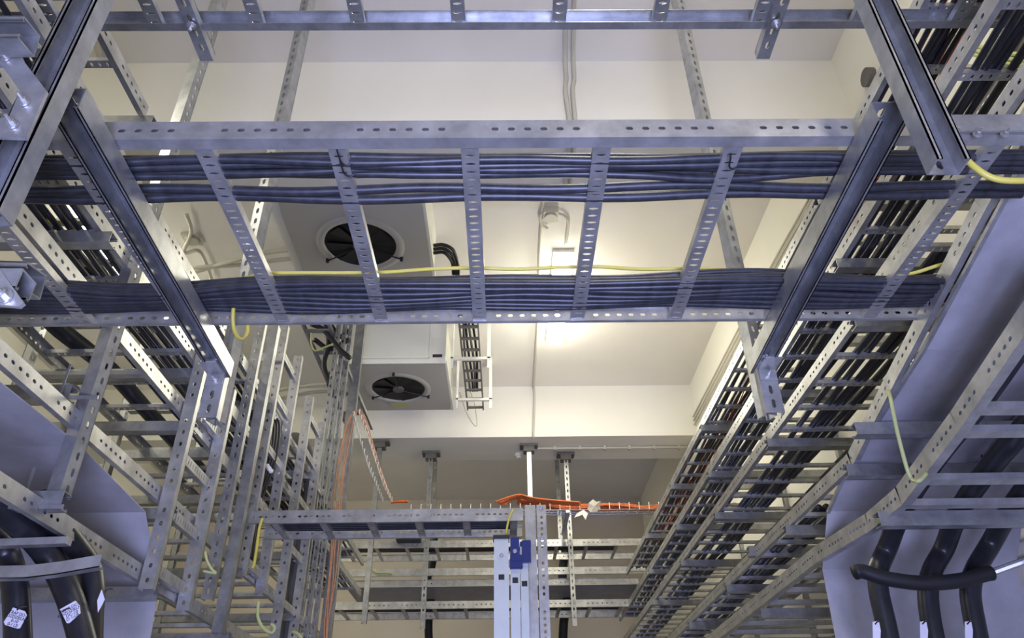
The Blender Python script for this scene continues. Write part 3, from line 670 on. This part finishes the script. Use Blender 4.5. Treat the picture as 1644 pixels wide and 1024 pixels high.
# ================================================================ FAR LADDERS AND HANGERS
def hang(label, px, py, pyb, slotted=True, N=(0,-1,0), W=.05):
    p = at(px, py, Z=3.375); q = at(px, pyb, Y=p.y)
    r = thing('support_strut', label, 'support strut', p)
    strut('channel', '', p, (p.x,p.y,q.z), N, W, .04, .008, parent=r, bare=not slotted, pitch=.07, slot=(.02,.008))
    b = B(); box(b, (p.x-.10,p.y-.03,3.35), (p.x+.10,p.y+.11,3.378)); box(b, (p.x-.06,p.y-.02,3.29), (p.x+.06,p.y+.09,3.35)); obj('head_plate', b, PIPE, r)
hang('smooth hanger under the second beam, leftmost of four', 610, 707, 1000, False)
hang('double hanger under the second beam, second from the left', 692, 725, 1008, True)
hang('pale smooth hanger under the second beam, third from the left, above the post', 849, 713, 830, False)
hang('long pale slotted hanger under the second beam, rightmost of four', 908, 727, 1005, True)
strut('support_strut', 'thin slotted strut in shade beyond the second beam, left', (at(698,760,Y=9.2).x,9.2,ZC), (at(698,760,Y=9.2).x,9.2,1.6), (0,-1,0), .05, .03, .007, pitch=.08)
strut('support_strut', 'thin slotted strut in shade beyond the second beam, right', (at(897,800,Y=8.9).x,8.9,ZC), (at(897,800,Y=8.9).x,8.9,1.6), (0,-1,0), .05, .03, .007, pitch=.08)
for py, w, nm in ((876,.55,'top'),(921,.5,'middle'),(974,.55,'bottom')):
    z = at(950, py, Y=8.25).z
    ladder('cable_ladder', 'long far ladder crossing the far room, %s of three' % nm, [(-1.9,8.25,z),(1.5,8.25,z)], Y_, w, .33, rh=.075, fl=.02, rw=.035, rt=.02, holes=(.05,6,.09), detail=0, start=.15, rungseg=(() if nm=='middle' else None))
b = B(); z = at(950,938,Y=8.3).z; box(b, (-1.7,8.28,z-.01), (1.45,9.3,z)); tag(obj('cover_sheet', b, SHEET), 'flat grey cover under the middle far ladder', 'cover sheet')
for i in range(5):
    cable('power_cable', 'black cable on the top far ladder', 'cable', [(-1.9+.35*k, 8.4+.03*i+.01*math.sin(k+i), at(950,876,Y=8.25).z+.04) for k in range(10)], .014, BLACK, 'cables on the top far ladder', 6, 3)
    cable('power_cable', 'black cable on the bottom far ladder', 'cable', [(-1.9+.35*k, 8.4+.03*i+.01*math.sin(k+i), at(950,974,Y=8.25).z+.04) for k in range(10)], .014, BLACK, 'cables on the bottom far ladder', 6, 3)
# dark vertical bundle behind the left hanger
cable('power_cable', 'dark cable bundle hanging down between the far ladders', 'cable', [at(x,y,Y=8.9) for x,y in ((697,862),(694,905),(686,930),(692,960),(688,1000),(690,1060))], .045, RUBBER)
cable('power_cable', 'dark cable bundle hanging down right of the post between the far ladders', 'cable', [at(x,y,Y=8.9) for x,y in ((908,880),(903,925),(910,960),(905,1000),(903,1060))], .05, RUBBER)
b = B(); cyl(b, at(655,861,Y=8.6), Z_, .001, .001); b.free()
b = B(); p = at(655,861,Y=8.1); box(b, (p.x-.13,8.1,p.z-.03), (p.x+.13,8.25,p.z+.03)); tag(obj('cable_box', b, RUBBER), 'black box under the left of the mid ladder, on the top far ladder', 'box')
# orange fibre run
bs = thing('wire_basket', 'long wire basket carrying orange cables across the far room', 'cable basket', at(850,815,Y=7.4))
zb_ = at(950,818,Y=7.4).z
b = B()
for y in (7.4,7.48,7.55): tube(b, [(-.95,y,zb_),(1.55,y,zb_)], .005, 6)
obj('long_wires', b, GALV, bs)
b = B(); x = -.95; tube(b, [(x,7.39,zb_+.07),(x,7.39,zb_),(x,7.56,zb_),(x,7.56,zb_+.07)], .004, 6)
cw = obj('cross_wire', b, PAPER, bs)
for k in range(1, 26): dup(cw, (.1*k,0,0))
for px in (610, 692, 849, 908):
    x = at(px, 800, Y=7.6).x; b = B(); box(b, (x-.02,7.39,zb_-.03), (x+.02,8.15,zb_-.006)); obj('support_bar', b, GALV2, bs)
for k in range(12):
    ph = random.random()*6; a = random.random()
    pts = [(.12+.22*j, 7.42+.01*k, zb_+.035+.006*(k%6)+.02*math.sin(j*1.7+ph)+(.07*math.exp(-(j)**2/1.5))) for j in range(8)]
    cable('fibre_cable', 'thin orange cable in the long wire basket', 'cable', pts, .009, ORANGE, 'orange cables in the long wire basket', 6, 4)
for k in range(6):
    cable('fibre_cable', 'orange cable looping where the orange run bends above the post', 'cable', [at(x+2*math.sin(k*2+x),y+1.1*k-2,Y=7.35+.01*k) for x,y in ((795+3*k,808),(815,801),(835,796),(852,800),(870,803),(900,806),(930,808))], .009, ORANGE, 'orange cables looping above the post')
cable('fibre_cable', 'short orange cable end at the left end of the long wire basket', 'cable', [at(x,y,Y=7.35) for x,y in ((628,806),(640,805),(655,805))], .015, ORANGE)
b = B()
pp = [(945,808),(952,802),(958,806),(964,804),(963,814),(958,822),(948,823),(943,816)]
f = [b.verts.new(at(x,y,Y=7.3)+V((0,random.uniform(-.02,.02),0))) for x,y in pp]; c0 = b.verts.new(at(954,813,Y=7.26))
for i in range(8): b.faces.new((f[i], f[(i+1)%8], c0))
bmesh.ops.solidify(b, geom=b.faces[:], thickness=.004)
tag(obj('torn_paper', b, PAPER), 'crumpled white paper hanging on the orange cables', 'paper')
b = poly_plate([(937,818),(944,824),(940,834),(935,826),(922,831),(926,824)], 7.33, .004)
tag(obj('torn_paper', b, PAPER), 'small torn paper strip just below and left of the crumpled paper', 'paper')

# ================================================================ MID LADDER, POST AND STEPLADDER
ym = 3.55; zm = at(600,838,Y=ym).z
ml = ladder('cable_ladder', 'short ladder crossing left of centre at mid distance, resting on the tall post', [at(398,840,Y=ym)*1, V((.075,ym,zm))] if False else [V((at(398,838,Y=ym).x,ym,zm)), V((.085,ym,zm))], Y_, .27, .23, rh=.062, fl=.012, rw=.035, rt=.02, start=.12, holes=(.028,6,.045), slot_pitch=.03)
for k in range(6):
    cable('power_cable', 'black cable on the mid ladder', 'cable', [(-1.15+.12*j, 3.60+.028*k+.004*math.sin(j+k), zm+.03) for j in range(11)], .011, BLUEBLACK, 'cables on the mid ladder', 8, 3)
cable('earth_cable', 'thin green cable along the far rail of the mid ladder', 'cable', [(-1.1+.2*j, 3.79+.003*math.sin(j*2), zm+.045) for j in range(6)], .006, GREENY)
po = thing('support_post', 'tall galvanised post with slots at the right end of the mid ladder', 'post', (.13,ym,ZF))
b = B(); channel(b, (.118,ym-.03,ZF), (.118,ym-.03,zm+.066), (0,-1,0), .05, .04, .003, (), .008); obj('front_channel', b, GALV, po)
b = B(); channel(b, (.172,ym-.02,ZF), (.172,ym-.02,zm+.07), (0,-1,0), .045, .04, .003, slots_every(3, .0275, .0225, .008, .006, 6, .05), .008); obj('slotted_channel', b, GALV, po)
for zz in (zm+.055, zm-.09): bolt(po, (.172,ym-.021,zz), (0,-1,0), .007)
cable('earth_cable', 'thin yellow cable from the mid ladder down to the stepladder top', 'cable', [at(x,y,Y=3.42) for x,y in ((824,818),(819,828),(815,842),(812,860))], .005, YELLOW)
# stepladder
sl = thing('stepladder', 'aluminium stepladder standing at the bottom centre with blue plastic top caps', 'ladder', (.02,3.3,ZF))
def lrail(x, y, w, ztop, d=.03):
    b = B(); L = ztop-ZF
    hs = []; s = L-.165
    hz = []
    while s > .05: hz.append(s); s -= .28
    plate(b, V((x,y,ZF)), Z_, X_, Y_, L, w, .003, [(s, w*.5, .0125, .0125, 1) for s in sorted(hz)])
    box(b, (x,y+.003,ZF), (x+.003,y+d,ztop)); box(b, (x+w-.003,y+.003,ZF), (x+w,y+d,ztop))
    return obj('side_rail', b, ALU, sl), hz
z1 = at(805,864,Y=3.3).z
xa = at(793,940,Y=3.3).x; xb = at(820,940,Y=3.36).x; xc = at(836,940,Y=3.42).x
_, hz = lrail(xa, 3.30, .064, z1, .055)
lrail(xb, 3.36, .040, z1+.0, .05); lrail(xc, 3.42, .034, z1-.0, .05)
b = B(); box(b, (xa-.004,3.295,z1-.003), (xa+.068,3.36,z1+.014)); obj('end_cap', b, RUBBER, sl)
b = B()
box(b, (xb-.002,3.345,z1-.12), (xb+.052,3.36,z1-.06)); box(b, (xb-.004,3.34,z1-.115), (xb+.054,3.346,z1-.108)); box(b, (xb-.004,3.34,z1-.085), (xb+.054,3.346,z1-.078)); box(b,(xb,3.358,z1-.12),(xb+.04,3.3605,z1+.02)); obj('blue_cap', b, NAVY, sl)
b = B(); box(b, (xc+.008,3.40,z1-.08), (xc+.048,3.42,z1+.02)); box(b,(xc,3.42,z1-.003),(xc+.05,3.47,z1+.02)); obj('blue_cap', b, NAVY, sl)
for x, zz in ((xa+.032, z1-.075), (xb+.02, z1-.04)): bolt(sl, (x,3.30 if x<xb else 3.36,zz), (0,-1,0), .006, 'rivet')
for s in hz[:3]:
    for x, y, w in ((xa,3.30,.064),(xb,3.36,.040),(xc,3.42,.034)):
        b = B(); box(b, (x+w*.5-.0125,y+.010,ZF+s-.0125), (x+w*.5+.0125,y+.03,ZF+s+.0125)); obj('rung_end', b, RUBBER, sl)

# small earth cables at left centre
cable('earth_cable', 'yellow cable hanging from the left end of the mid ladder', 'cable', [at(x,y,Y=3.5) for x,y in ((421,832),(416,850),(412,880),(408,905),(405,912))], .007, YELLOW)
cable('earth_cable', 'green-yellow cable curling at the bottom between the standing ladders', 'cable', [at(x,y,Y=3.5) for x,y in ((415,965),(414,990),(422,1008),(436,1016),(441,1008),(435,1002))], .0075, GREENY)
cable('earth_cable', 'green-yellow cable between the nearest standing ladder and the blank strut', 'cable', [at(x,y,Y=3.1) for x,y in ((329,885),(332,900),(340,914),(346,920),(326,917))], .0055, GREENY)
cable('earth_cable', 'short yellow-green cable end at the bottom right of the grey pipes', 'cable', [at(x,y,Y=4.4) for x,y in ((469,1014),(478,1018),(486,1030))], .009, GREENY)
cable('earth_cable', 'yellow-green cable lying on the middle far ladder', 'cable', [at(x,y,Y=8.2) for x,y in ((596,914),(605,919),(618,919),(630,921))], .012, GREENY)
